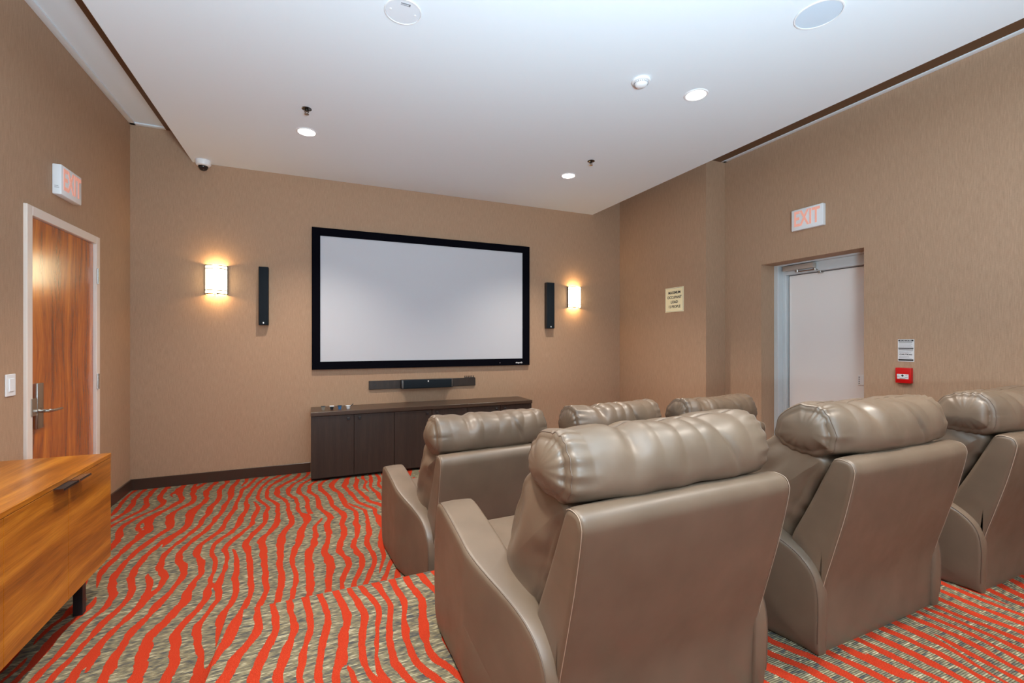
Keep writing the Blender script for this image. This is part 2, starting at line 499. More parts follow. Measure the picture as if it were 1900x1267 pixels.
# ------------------------------------------------------------------ reclining chairs
def crom(pts, sub=6):
    """closed Catmull-Rom through the points; a point given 3 values is kept as a corner"""
    n = len(pts); out = []
    for i in range(n):
        p0, p1, p2, p3 = (Vector(pts[(i + k) % n][:2]) for k in (-1, 0, 1, 2))
        if len(pts[i]) == 3: p0 = p1
        if len(pts[(i + 1) % n]) == 3: p3 = p2
        for s in range(sub):
            t = s / sub
            out.append(0.5 * ((2 * p1) + (p2 - p0) * t + (2 * p0 - 5 * p1 + 4 * p2 - p3) * t * t + (3 * p1 - p0 - 3 * p2 + p3) * t ** 3))
    return out

def resample(P, n):
    L = [0]
    for i in range(len(P)): L.append(L[-1] + (P[(i + 1) % len(P)] - P[i]).length)
    tot = L[-1]; out = []; j = 0
    for k in range(n):
        d = tot * k / n
        while L[j + 1] < d: j += 1
        a, b = P[j], P[(j + 1) % len(P)]
        out.append(a.lerp(b, (d - L[j]) / max(1e-9, L[j + 1] - L[j])))
    return out

def normals2(P):
    n = len(P); area = sum(P[i].x * P[(i + 1) % n].y - P[(i + 1) % n].x * P[i].y for i in range(n))
    sgn = 1 if area > 0 else -1; out = []
    for i in range(n):
        t = (P[(i + 1) % n] - P[i - 1]).normalized()
        out.append(Vector((t.y, -t.x)) * sgn)
    return out

def loft(bm, P, hw, R, nx, disp=None, xfun=None, capr=4, bulge=0.0, crown=0.0, fold=None):
    """profile P in (y, z) run along x from -hw to hw, its ends rounded over R, closed by shrinking caps"""
    N2 = normals2(P); n = len(P); c = sum(P, Vector((0, 0))) / n
    xs = []
    m = 8
    for k in range(m + 1):
        a = (math.pi / 2) * k / m
        xs.append((-hw + R * (1 - math.sin(a)), R * (1 - math.cos(a)) if False else R * (1 - math.sin(math.pi / 2 - a))))
    left = [(-hw + R * (1 - math.cos(math.pi / 2 * k / m)), R * (1 - math.sin(math.pi / 2 * k / m))) for k in range(m + 1)]
    mid = [(-hw + R + (2 * hw - 2 * R) * k / nx, 0.0) for k in range(1, nx)]
    right = [(-x, i) for x, i in left[::-1]]
    secs = left + mid + right
    rings = []
    def put(x, inset, shrink=1.0):
        ring = []
        xo = math.copysign(bulge * (1 - shrink * shrink) ** 0.8, x) if shrink < 1 else 0.0
        for p, q in zip(P, N2):
            pp = p - q * inset
            pp = c + (pp - c) * shrink
            if crown and shrink == 1.0:
                pp = pp + q * crown * (1 - (x / hw) ** 2)
            v = Vector((x, pp.x, pp.y))
            if disp: v = v + disp(v, Vector((0, q.x, q.y)), x, inset) * shrink ** 2
            v.x += xo
            if fold: v.x += math.copysign(1, x) * fold(v) * (1 - (2 * shrink - 1) ** 4 if shrink > 0.5 else 1.0) * (shrink < 1)
            if xfun: v = xfun(v)
            ring.append(bm.verts.new(v))
        return ring
    first = secs[0]; last = secs[-1]
    for k in range(capr, 0, -1):
        s = 1 - (k / capr) * 0.995
        rings.append(put(first[0] - 0.0 * k, first[1], s))
    for x, ins in secs: rings.append(put(x, ins))
    for k in range(1, capr + 1):
        rings.append(put(last[0], last[1], 1 - (k / capr) * 0.995))
    for A, B in zip(rings, rings[1:]):
        for i in range(n):
            j = (i + 1) % n
            bm.faces.new((A[i], A[j], B[j], B[i]))
    bm.faces.new(rings[0]); bm.faces.new(rings[-1][::-1])
    return bm

W2 = 0.412                                                            # half width of the outer back

shell_prof = [(0.004, 0.715), (0.006, 0.752), (0.022, 0.772), (0.060, 0.778), (0.085, 0.765), (0.108, 0.72), (0.180, 0.56),
              (0.242, 0.43), (0.248, 0.395), (0.228, 0.368), (0.190, 0.320), (0.160, 0.262), (0.150, 0.22), (0.155, 0.10),
              (0.155, 0.02, 1), (0.128, 0.0, 1), (0.126, 0.12), (0.116, 0.25), (0.078, 0.40), (0.036, 0.56)]
pillow_prof = [(0.085, 0.770), (0.046, 0.788), (0.030, 0.835), (0.040, 0.900), (0.075, 0.945), (0.130, 0.966), (0.200, 0.968),
               (0.262, 0.948), (0.312, 0.905), (0.335, 0.850), (0.325, 0.800), (0.270, 0.766), (0.190, 0.756), (0.120, 0.760)]
lumbar_prof = [(0.115, 0.740), (0.190, 0.790), (0.290, 0.818), (0.365, 0.800), (0.425, 0.72), (0.485, 0.60), (0.535, 0.46), (0.548, 0.36),
               (0.525, 0.29), (0.460, 0.262), (0.370, 0.275), (0.295, 0.345), (0.245, 0.45), (0.185, 0.58)]
arm_prof = [(0.118, 0.0, 1), (0.112, 0.14), (0.114, 0.24), (0.134, 0.315), (0.190, 0.372), (0.275, 0.415), (0.42, 0.460), (0.62, 0.510),
            (0.80, 0.545), (0.875, 0.548), (0.905, 0.525), (0.925, 0.44), (0.940, 0.28), (0.935, 0.12), (0.915, 0.02), (0.90, 0.0, 1)]

def crease(t, s=1.0):
    """sharp valley at t = 0, rising to both sides"""
    return 1 - math.exp(-abs(t) * s)

def pillow_disp(seed):
    def f(v, q, x, inset):
        z, y = v.z, v.y
        d = 0.0
        up = max(0.0, min(1.0, (z - 0.80) / 0.12))
        # gathers running down from the top seam
        ph = x * 62 + 5.0 * noise.noise(Vector((x * 5, z * 3, seed))) + (z - .9) * 9 * math.sin(x * 7 + seed)
        amp = 0.0035 * up * (0.35 + max(0, noise.noise(Vector((x * 6, 2.0, seed * 3.1))) + 0.4))
        d += amp * (abs(math.sin(ph / 2)) * 2 - 1)
        # big soft lumps
        d += 0.011 * noise.noise(Vector((x * 4.2, z * 5, y * 5 + seed)))
        d += 0.005 * noise.noise(Vector((x * 11, z * 11, y * 9 + seed * 2)))
        # one deep pinch to the left, one long fold to the right
        a = -0.205 + 0.03 * math.sin(seed * 5)
        d -= 0.020 * math.exp(-(((x - a) / 0.035) ** 2 + ((z - 0.945) / 0.045) ** 2))
        b = 0.14 + 0.05 * math.sin(seed * 3) - (z - 0.90) * 0.5
        d -= 0.010 * math.exp(-(((x - b) / 0.013) ** 2)) * math.exp(-(((z - 0.87) / 0.055) ** 2))
        # top seam groove
        d -= 0.005 * math.exp(-((y - 0.175) / 0.006) ** 2) * (1 if z > 0.9 else 0)
        # end gathers
        e = max(0.0, (abs(x) - 0.30) / 0.09)
        th = math.atan2(z - 0.86, y - 0.18)
        d += 0.0028 * e * math.sin(th * 13 + seed + 3.5 * math.sin(th * 2.3 + seed))
        # flattened where it sits on the shell
        if z < 0.80: d = min(d, 0.002)
        back = max(0.0, min(1.0, (0.16 - y) / 0.10)) * 0.038 * (abs(x) / 0.39) ** 3
        return q * d + Vector((0, back, 0))
    return f

def lumbar_disp(seed):
    def f(v, q, x, inset):
        z, y = v.z, v.y
        d = 0.010 * noise.noise(Vector((x * 3.5, z * 4, y * 4 + seed)))
        e = max(0.0, (abs(x) - 0.27) / 0.12)
        s = z * 0.8 - y * 0.55
        d += 0.0045 * e * math.sin(s * 58 + 6 * noise.noise(Vector((x * 3, z * 6, seed))))
        d += 0.003 * noise.noise(Vector((x * 10, z * 14, y * 10 + seed)))
        return q * d
    return f

def arm_shape(side):
    """arm spans 0.39 .. 0.44-0.54 from the chair's middle, thinner towards the rear"""
    def f(v):
        t = (v.x + 1) / 2                                            # 0 inner .. 1 outer
        s = max(0, min(1, (v.y - 0.12) / 0.45)); s = s * s * (3 - 2 * s)
        inner = 0.385
        outer = 0.452 + 0.088 * s
        low = max(0, 1 - v.z / 0.10)
        outer -= 0.012 * low * low
        return Vector((side * (inner + (outer - inner) * t), v.y, v.z))
    return f

def arm_bm(side):
    bm = bmesh.new()
    P = resample(crom(arm_prof, 6), 96)
    # sections are given in t (-1 .. 1); a rounded edge of about 1.6 cm
    N2 = normals2(P); n = len(P); c = sum(P, Vector((0, 0))) / n
    sh = arm_shape(side); rings = []
    secs = [(-1.0, .016), (-.96, .008), (-.88, .002), (-.75, 0), (-.4, -.002), (0, -.003), (.4, -.002), (.72, 0), (.80, .001), (.90, .004), (.97, .010), (1.0, .016)]
    def ring(t, ins, s=1.0):
        return [bm.verts.new(sh(Vector((t, *(c + (p - q * ins - c) * s))))) for p, q in zip(P, N2)]
    for s in (0.01, 0.35, 0.7, 0.92): rings.append(ring(-1.0, .016, s))
    for t, i in secs: rings.append(ring(t, i))
    for s in (0.92, 0.7, 0.35, 0.01): rings.append(ring(1.0 + 0.03 * (1 - s), .016, s))
    for A, B in zip(rings, rings[1:]):
        for i in range(n):
            bm.faces.new((A[i], A[(i + 1) % n], B[(i + 1) % n], B[i]))
    bm.faces.new(rings[0]); bm.faces.new(rings[-1][::-1])
    return bm

def arm_piping(side):
    P = resample(crom(arm_prof, 6), 96); N2 = normals2(P); sh = arm_shape(side)
    pts = [sh(Vector((0.86, *(p + q * -0.0015)))) for p, q in zip(P, N2) if p.y > 0.03 and (p.x < 0.93)]
    # start at the rear bottom
    i0 = min(range(len(pts)), key=lambda i: (pts[i].z + (10 if pts[i].y > .3 else 0)))
    pts = pts[i0:] + pts[:i0]
    bm = bmesh.new(); tube(bm, pts, 0.0022, 6)
    return bm

def seam_bm(P, N2, x, sel, r, off=0.0, disp=None, crown=0.0, hw=1):
    pts = []
    for p, q in zip(P, N2):
        if sel(p):
            v = Vector((x, p.x + q.x * off, p.y + q.y * off))
            if disp: v = v + disp(v, Vector((0, q.x, q.y)), x, 0)
            pts.append(v)
    return pts

def make_chair(label, seed, group, mesh_cache={}):
    t = thing('recliner_chair', label, 'recliner', (0, 0, 0), group)
    # outer back
    P = resample(crom(shell_prof, 8), 150)
    bm = bmesh.new()
    loft(bm, P, W2, 0.020, 24, disp=lambda v, q, x, i: q * (0.006 * (1 - (x / W2) ** 2) if v.y < 0.13 else 0.0))
    sh = obj('outer_back', bm, 'leather', t, local=True, sharp=60)
    N2 = normals2(P)
    for s in (-1, 1):
        bm = bmesh.new()
        pts = [Vector((s * (W2 - 0.0035), p.x - q.x * 0.0035, p.y - q.y * 0.0035)) for p, q in zip(P, N2)
               if (q.x < -0.3 and p.y > 0.02) or (p.y > 0.70 and q.y > 0.2 and p.x < .085)]
        pts.sort(key=lambda v: (v.y - 0.0) - v.z if v.z > .70 else -v.z)
        pts = sorted(pts, key=lambda v: math.atan2(v.z - 0.0, v.y - 0.45))[::-1]
        tube(bm, pts, 0.0012, 6)
        obj('seam', bm, 'thread', sh, local=True)['label'] = 'pale stitched seam'
    # lumbar cushion
    P = resample(crom(lumbar_prof, 6), 90)
    bm = bmesh.new(); loft(bm, P, 0.388, 0.035, 64, disp=lumbar_disp(seed), capr=14, bulge=0.034, fold=lambda v: 0.0105 * math.sin(34 * (v.z + 0.55 * v.y) + 5 * noise.noise(Vector((v.y * 5, v.z * 5, seed)))) * (0.45 + noise.noise(Vector((v.y * 7, v.z * 4, seed + 3)))) + 0.012 * noise.noise(Vector((v.y * 9, v.z * 7, seed + 8))))
    obj('back_cushion', bm, 'leather', t, local=True, sharp=80)
    # head pillow
    P = resample(crom(pillow_prof, 8), 130); dp = pillow_disp(seed)
    bm = bmesh.new(); loft(bm, P, 0.402, 0.026, 150, disp=dp, capr=12, bulge=0.036, fold=lambda v: 0.008 * noise.noise(Vector((v.y * 14, v.z * 11, seed + 1))))
    pl = obj('headrest_pillow', bm, 'leather', t, local=True, sharp=80)
    N2 = normals2(P)
    for s in (-1, 1):
        bm = bmesh.new()
        xx = s * (0.402 - 0.008)
        pts = []
        for p, q in zip(P, N2):
            if p.y > 0.785 or p.x < 0.06:
                ins = 0.007
                v = Vector((xx, p.x - q.x * ins, p.y - q.y * ins))
                v = v + dp(v, Vector((0, q.x, q.y)), xx, 0)
                pts.append(v)
        pts.sort(key=lambda v: math.atan2(v.y - 0.18, v.z - 0.80))
        tube(bm, pts, 0.0018, 6)
        obj('seam', bm, 'seam', pl, local=True)
    pts = []; bm = bmesh.new()
    k = min(range(len(P)), key=lambda i: abs(P[i].x - 0.175) + (1 if P[i].y < .9 else 0))
    for i in range(90):
        x = -0.35 + 0.70 * i / 89
        v = Vector((x, P[k].x, P[k].y)); pts.append(v + dp(v, Vector((0, N2[k].x, N2[k].y)), x, 0) + Vector((0, 0, .0005)))
    tube(bm, pts, 0.0016, 6)
    obj('seam', bm, 'seam', pl, local=True)
    # seat and footrest
    bm = bmesh.new()
    bx(bm, -0.380, 0.380, 0.30, 0.90, 0.25, 0.445, 0.045, 5)
    obj('seat', bm, 'leather', t, local=True, sharp=80)
    bm = bmesh.new()
    bx(bm, -0.378, 0.378, 0.86, 0.925, 0.06, 0.40, 0.025, 4)
    obj('footrest', bm, 'leather', t, local=True, sharp=80)
    bm = bmesh.new()
    bx(bm, -0.375, 0.375, 0.16, 0.86, 0.03, 0.24, 0.01, 2)
    obj('base', bm, 'dark', t, local=True)
    return t

def add_arm(t, side):
    key = 'arm%d' % side
    if key not in ARMS:
        a = obj('armrest', arm_bm(side), 'leather', t, local=True, sharp=70)
        p = obj('piping', arm_piping(side), 'seam', a, local=True)
        ARMS[key] = (a, p)
    else:
        a0, p0 = ARMS[key]
        a = a0.copy(); COL.objects.link(a); a.parent = t
        p = p0.copy(); COL.objects.link(p); p.parent = a
ARMS = {}

def place(t, x, y, z, deg, sx=1.0, sy=1.0, sz=1.0):
    t.location = (x, y, z); t.rotation_euler = (0, 0, math.radians(deg)); t.scale = (sx, sy, sz)

near = 'recliners in the near row on the carpeted riser'
far = 'recliners in the far row on the lower floor'
CH = [
    ('large taupe leather recliner in the near row, the leftmost and closest to the camera', near, (1.030, 0.990, RIS, 1.5), 0.3, (1, 1, 1), (-1, 1)),
    ('taupe leather recliner in the middle of the near row, below the fire pull station', near, (2.225, 1.020, RIS, 0.5), 1.7, (1, 1, 1), (-1, 1)),
    ('taupe leather recliner at the right edge of the photo, last of the near row', near, (3.392, 0.985, RIS, 0.0), 2.9, (1, 1, 1), (-1, 1)),
    ('taupe leather recliner in the far row, leftmost, in front of the dark cabinet', far, (0.985, 2.415, 0, 5.0), 4.2, (0.895, 0.97, 1.035), (-1,)),
    ('taupe leather recliner in the middle of the far row, only its headrest top showing', far, (1.905, 2.430, 0, 3.0), 5.6, (0.895, 0.97, 1.035), (-1,)),
    ('taupe leather recliner in the far row, rightmost, below the occupant load sign', far, (2.840, 2.425, 0, 1.0), 7.4, (0.895, 0.97, 1.035), (-1, 1)),
]
for lab, grp, (x, y, z, a), seed, scl, arms in CH:
    t = make_chair(lab, seed, grp)
    for s in arms: add_arm(t, s)
    place(t, x, y, z, a, *scl)

# ------------------------------------------------------------------ teak credenza at the left
CX0, CX1, CY0, CY1 = -1.60, -1.06, 1.33, 3.255
t = thing('credenza', 'long low orange teak credenza on dark legs against the left wall', 'credenza', (-1.33, 2.3, 0))
bm = bmesh.new()
bx(bm, CX0, CX1 - 0.020, CY0, CY1, 0.215, 0.775, 0.002, 1)
obj('body', bm, 'teak', t)
bm = box(CX0, CX1 + 0.001, CY0 - .002, CY1 + .002, 0.776, 0.800, 0.002, 1)
obj('top', bm, 'teak', t)
ds = (CY1 - CY0) / 4
for k in range(4):
    y1 = CY1 - ds * k; y0 = y1 - ds
    d = obj('door', box(CX1 - 0.0195, CX1, y0 + 0.0012, y1 - 0.0012, 0.218, 0.774, 0.0015, 1), 'teak', t)
    ym = y0 if k % 2 == 0 else y1
    a, b = (ym + 0.012, ym + 0.125) if k % 2 == 0 else (ym - 0.135, ym - 0.004)
    h = bmesh.new()
    bx(h, CX1 - 0.012, CX1 + 0.040, a, b, 0.7750, 0.7758, 0, 1)
    bx(h, CX1 + 0.037, CX1 + 0.040, a, b, 0.768, 0.7758, 0, 1)
    ho = obj('handle', h, 'metal' if k == 0 else 'dark', d)  # same pulls; the first one's reflection is put into a brighter material
    ho['label'] = 'tab pull painted bright for a reflection' if k == 0 else 'dark tab pull'
for lx, ly in ((CX0 + .05, CY0 + .35), (CX1 - .075, CY0 + .35), (CX0 + .05, CY1 - .17), (CX1 - .075, CY1 - .17)):
    obj('leg', box(lx - .02, lx + .02, ly - .02, ly + .02, 0, 0.2145, 0.002, 1), 'dark', t)

# ------------------------------------------------------------------ dark cabinet under the screen
KX0, KX1, KYF, KZ = -0.040, 2.452, 5.03, 0.708
t = thing('media_cabinet', 'long dark brown six-door cabinet under the projection screen', 'cabinet', (1.2, 5.24, 0))
bm = box(KX0 + .001, KX1 - .001, KYF + 0.0205, YF - .001, 0.055, KZ - 0.041, 0.001, 1)
obj('body', bm, 'espresso', t)
obj('toe_kick', box(KX0 + .01, KX1 - .01, KYF + 0.06, YF - .02, 0.0, 0.0545), 'dark', t)
obj('top', box(KX0 - .002, KX1 + .004, KYF - .012, YF - .001, KZ - 0.040, KZ, 0.002, 1), 'espressotop', t)
dw = (KX1 - KX0) / 6
for k in range(6):
    x0 = KX0 + dw * k
    d = obj('door', box(x0 + .002, x0 + dw - .002, KYF, KYF + .020, 0.03, KZ - .044, 0.0015, 1), 'espresso', t)
    kx = x0 + dw - 0.055 if k % 2 == 0 else x0 + 0.055
    kb = bmesh.new()
    bx(kb, kx - .006, kx + .006, KYF - .016, KYF + .0, 0.620, 0.632)
    bx(kb, kx - .014, kx + .014, KYF - .024, KYF - .014, 0.612, 0.640, 0.002, 1)
    obj('knob', kb, 'dark', d)

# small containers on the cabinet
cy = 5.165
def cup(x, body, rimm, label, k):
    o = thing('small_cup', label, 'cup', (x, cy, KZ), 'four small containers on the dark cabinet')
    bm = bmesh.new()
    lathe(bm, [(0, 0), (.017, 0), (.018, .002), (.026, .036), (.024, .036), (.016, .006), (0, .006)], (x, cy, KZ), n=4 if k != 3 else 24)
    bmesh.ops.rotate(bm, verts=bm.verts, cent=(x, cy, KZ), matrix=Matrix.Rotation(math.radians(45), 3, 'Z'))
    obj('cup_body', bm, body, o)
    bm = bmesh.new()
    if k != 3:
        s = .0205
        tube(bm, [(x - s, cy - s, KZ + .037), (x + s, cy - s, KZ + .037), (x + s, cy + s, KZ + .037), (x - s, cy + s, KZ + .037)], 0.0035, 6, True)
        obj('rim', bm, rimm, o)
    else:
        tube(bm, [(x + .006, cy, KZ + .010), (x + .052, cy + .004, KZ + .05)], 0.004, 8)
        obj('stick', bm, rimm, o)
cup(0.078, 'clearish', 'dark', 'smoky grey little cup, leftmost of four on the dark cabinet top', 0)
cup(0.162, 'dark', 'white', 'black little cup with a pale rim, second from left on the cabinet top', 1)
cup(0.240, 'blue', 'dark', 'blue little cup with a dark rim on the dark cabinet top', 2)
cup(0.325, 'white', 'dark', 'white little cup with a dark stick leaning out on the cabinet top', 3)

# ------------------------------------------------------------------ projection screen
t = thing('projection_screen', 'wide white projection screen in a black velvet frame on the front wall', 'screen', (1.29, YF - .001, 1.12))
sx0, sx1, sz0, sz1 = -0.034, 2.609, 1.120, 2.686
ix0, ix1, iz0, iz1 = 0.052, 2.507, 1.207, 2.597
obj('screen_fabric', box(ix0 - .03, ix1 + .03, YF - .028, YF - .014, iz0 - .03, iz1 + .03), 'screen', t)
bm = bmesh.new()
o_ = [(sx0, sz0), (sx1, sz0), (sx1, sz1), (sx0, sz1)]; i_ = [(ix0, iz0), (ix1, iz0), (ix1, iz1), (ix0, iz1)]
yf, yb, ym = YF - .042, YF - .006, YF - .030
vo = [bm.verts.new((x, yf + .006, z)) for x, z in o_]; vb = [bm.verts.new((x, yb, z)) for x, z in o_]
vf = [bm.verts.new((x + (.005 if x < 1 else -.005), yf, z + (.005 if z < 2 else -.005))) for x, z in o_]
vi = [bm.verts.new((x, yf + .004, z)) for x, z in i_]; vm = [bm.verts.new((x, ym, z)) for x, z in i_]; vn = [bm.verts.new((x, yb, z)) for x, z in i_]
for A, B in ((vb, vo), (vo, vf), (vf, vi), (vi, vm), (vm, vn), (vn, vb)):
    for i in range(4): bm.faces.new((A[i], A[(i + 1) % 4], B[(i + 1) % 4], B[i]))
fr = obj('frame', bm, 'velvet', t)
bm = text_bm('dragonfly', 0.026, (2.452, yf - .0015, 1.155), FACE_MY, bold=0.0006)
obj('maker_logo', bm, 'white', fr)
bm = bmesh.new(); tube(bm, [(2.182, yf + .001, 1.156), (2.182, yf - .003, 1.156)], 0.0035, 8)
obj('indicator_light', bm, 'white', fr)

# ------------------------------------------------------------------ speakers
def wall_speaker(x0, x1, z0, z1, label):
    t = thing('wall_speaker', label, 'speaker', ((x0 + x1) / 2, YF - .01, z0), 'tall black speakers flanking the screen')
    obj('cabinet', box(x0, x1, YF - .075, YF - .008, z0, z1, 0.006, 3), 'dark', t)
    g = obj('grille', box(x0 + .003, x1 - .003, YF - .086, YF - .0745, z0 + .004, z1 - .004, 0.005, 3), 'cloth', t)
    bm = bmesh.new(); bx(bm, (x0 + x1) / 2 - .006, (x0 + x1) / 2 + .006, YF - .0885, YF - .0858, z0 + .016, z0 + .034, 0.002, 2)
    obj('badge', bm, 'white', g)
    obj('bracket', box((x0 + x1) / 2 - .02, (x0 + x1) / 2 + .02, YF - .0085, YF - .0005, z0 + .2, z1 - .2), 'dark', t)
wall_speaker(-0.541, -0.449, 1.600, 2.212, 'tall slim black speaker on the wall left of the screen')
wall_speaker(2.845, 2.962, 1.604, 2.224, 'tall slim black speaker on the wall right of the screen')

t = thing('speaker_board', 'dark narrow wooden board on the wall below the screen', 'shelf', (1.21, YF - .001, 0.875))
obj('board', box(0.566, 1.857, YF - .022, YF - .001, 0.876, 0.975, 0.002, 1), 'espresso', t)
bm = bmesh.new(); tube(bm, [(0.640, YF - .021, .925), (0.640, YF - .026, .925)], 0.010, 12)
obj('knob', bm, 'dark', t)
t = thing('centre_speaker', 'long black centre speaker mounted on the board under the screen', 'speaker', (1.235, YF - .06, 0.873))
obj('cabinet', box(0.920, 1.545, YF - .100, YF - .0225, 0.874, 0.980, 0.006, 3), 'dark', t)
g = obj('grille', box(0.945, 1.522, YF - .112, YF - .0995, 0.879, 0.977, 0.005, 3), 'cloth', t)
bm = bmesh.new(); bx(bm, 1.228, 1.242, YF - .115, YF - .1115, 0.950, 0.968, 0.002, 2)
obj('badge', bm, 'white', g)
bm = bmesh.new()
for xx in (0.938, 1.529):
    bx(bm, xx - .003, xx + .003, YF - .106, YF - .0995, 0.882, 0.975)
    obj('end_strip', bm, 'metal', t)
    bm = bmesh.new()
bx(bm, 1.715, 1.845, YF - .020, YF - .004, 0.9755, 0.980)
for k in range(6):
    xx = 1.722 + k * .0225
    lathe(bm, [(0, .005), (.006, .005), (.004, .014), (.0065, .018), (.003, .026), (0, .028)], (xx, YF - .012, 0.9755), n=8)
tag(obj('cable_clip_row', bm, 'dark', origin=(1.78, YF - .012, .9755)), 'row of tiny black clips on the right end of the board below the screen', 'clip strip')

# ------------------------------------------------------------------ sconces
def sconce(x, zc, h, label):
    t = thing('wall_sconce', label, 'lamp', (x, YF - .001, zc - h / 2), 'pair of half-round glowing wall sconces')
    w_, dep, yb = 0.094, 0.088, YF - .012
    def arc(r, n=20, a0=0.0, a1=math.pi, z=0.0):
        out = []
        for i in range(n + 1):
            a = a0 + (a1 - a0) * i / n
            out.append((x + math.cos(a) * w_ * r, yb - math.sin(a) ** 0.8 * dep * r if 0 < i < n else yb, z))
        return out
    obj('backplate', box(x - .060, x + .060, YF - .010, YF - .001, zc - h / 2 + .03, zc + h / 2 - .03, 0.003, 1), 'metal', t)
    z0, z1 = zc - h / 2, zc + h / 2
    bm = bmesh.new()
    A = [p for p in arc(1.0)]; B = [p for p in arc(0.95)]
    rows = []
    for P_, z in ((A, z0 + .004), (A, z1 - .004), (B, z1 - .004), (B, z0 + .004)):
        rows.append([bm.verts.new((p[0], p[1], z)) for p in P_])
    for k in range(4):
        a, b = rows[k], rows[(k + 1) % 4]
        for i in range(len(a) - 1): bm.faces.new((a[i], a[i + 1], b[i + 1], b[i]))
    for e in (0, -1): bm.faces.new([r[e] for r in rows])
    obj('glass_shade', bm, 'shade', t, sharp=60)
    bm = bmesh.new()
    for z in (z0 + .006, z0 + .040, z1 - .042, z1 - .010):
        for a0, a1 in ((0.0, math.pi * .47), (math.pi * .53, math.pi)):
            tube(bm, [(p[0], p[1] - .003, z) for p in arc(1.02, 14, a0, a1)], 0.0048, 6)
    for s in (-1, 1):
        bx(bm, x + s * w_ - .004, x + s * w_ + .004, yb - .012, YF - .001, z0, z1)
    obj('band', bm, 'darkmetal', t)
    bm = bmesh.new()
    for z in (z0 + .023, z1 - .026):
        tube(bm, [(x, yb - dep - .006, z - .02), (x, yb - dep - .006, z + .02)], 0.003, 8)
        obj('clip', bm, 'chrome', t)
        bm = bmesh.new()
    lathe(bm, [(0, -.055), (.010, -.05), (.014, 0), (.010, .05), (0, .055)], (x, YF - .05, zc), n=16)
    obj('bulb', bm, 'bulb', t)
    for dz in (-0.115, 0.115):
        L = bpy.data.lights.new('sconce_light', 'POINT'); L.energy = SCONCE_POWER; L.color = WARM; L.shadow_soft_size = 0.02
        lo = bpy.data.objects.new('sconce_light', L); COL.objects.link(lo); lo.parent = t
        lo.location = Vector((x, YF - .055, zc + dz)) - t.location
sconce(-0.922, 2.056, 0.300, 'glowing half-round sconce on the wall left of the screen, near the wooden door')
sconce(3.302, 2.044, 0.296, 'glowing half-round sconce on the wall right of the screen, near the corner')

# ------------------------------------------------------------------ ceiling fittings
def downlight(x, y, label=None):
    t = thing('downlight', label or 'round recessed ceiling downlight behind the camera', 'ceiling light', (x, y, ZS), 'round recessed ceiling downlights')
    bm = bmesh.new()
    lathe(bm, [(.068, -.001), (.070, -.006), (.080, -.006), (.086, -.0005), (.068, -.0005), (.068, -.001)], (x, y, ZS), n=48)
    obj('trim_ring', bm, 'white', t)
    bm = bmesh.new()
    lathe(bm, [(0, -.002), (.067, -.002), (.067, -.0006), (0, -.0006)], (x, y, ZS), n=48)
    obj('lens', bm, 'lamp', t)
    L = bpy.data.lights.new('downlight_lamp', 'SPOT'); L.energy = DL_POWER; L.color = DL_COLOR
    L.spot_size = math.radians(108); L.spot_blend = 1.0; L.shadow_soft_size = 0.04
    lo = bpy.data.objects.new('downlight_lamp', L); COL.objects.link(lo); lo.parent = t
    lo.location = (0, 0, -0.03)
downlight(-0.067, 4.268, 'bright round ceiling downlight left of the middle, toward the screen')
downlight(2.520, 4.262, 'bright round ceiling downlight nearest the right sconce')
downlight(2.548, 2.494, 'bright round ceiling downlight beside the smoke detector')
downlight(-0.067, 2.494)
downlight(-0.067, 0.72); downlight(2.548, 0.72); downlight(-0.067, -1.05); downlight(2.548, -1.05)

def sprinkler(x, y, label):
    t = thing('sprinkler_head', label, 'sprinkler', (x, y, ZS), 'chrome ceiling sprinkler heads')
    bm = bmesh.new()
    lathe(bm, [(0, -.001), (.036, -.001), (.036, -.004), (.026, -.008), (.014, -.009), (0, -.009)], (x, y, ZS), n=28)
    obj('escutcheon', bm, 'darkchrome', t)
    bm = bmesh.new()
    lathe(bm, [(0, -.0085), (.010, -.0085), (.010, -.02), (.006, -.024), (0, -.024)], (x, y, ZS), n=14)
    for s in (-1, 1):
        tube(bm, [(x + s * .009, y, ZS - .014), (x + s * .014, y, ZS - .026), (x, y, ZS - .042)], 0.003, 6)
    obj('frame_arm', bm, 'darkchrome', t)
    bm = bmesh.new()
    lathe(bm, [(0, -.041), (.017, -.042), (.017, -.044), (0, -.045)], (x, y, ZS), n=20)
    obj('deflector', bm, 'metal', t)
sprinkler(-0.060, 3.843, 'small dark chrome sprinkler head near the left downlight')
sprinkler(2.524, 3.827, 'small dark chrome sprinkler head beside the downlight nearest the right sconce')

t = thing('smoke_detector', 'white smoke detector on the ceiling, left of the near downlight', 'smoke detector', (2.062, 2.508, ZS))
bm = bmesh.new(); lathe(bm, [(0, -.0005), (.062, -.0005), (.064, -.010), (.058, -.016), (0, -.018)], (2.062, 2.508, ZS), n=40)
obj('base', bm, 'white', t)
bm = bmesh.new(); lathe(bm, [(0, -.0165), (.047, -.0165), (.044, -.028), (.034, -.040), (.020, -.046), (0, -.047)], (2.062, 2.508, ZS), n=40)
obj('sensor_dome', bm, 'white', t)
bm = bmesh.new()
for k in range(24):
    a = 2 * math.pi * k / 24
    bx(bm, 2.062 + .046 * math.cos(a) - .002, 2.062 + .046 * math.cos(a) + .002, 2.508 + .046 * math.sin(a) - .002, 2.508 + .046 * math.sin(a) + .002, ZS - .028, ZS - .019)
obj('vent', bm, 'greyink', t)

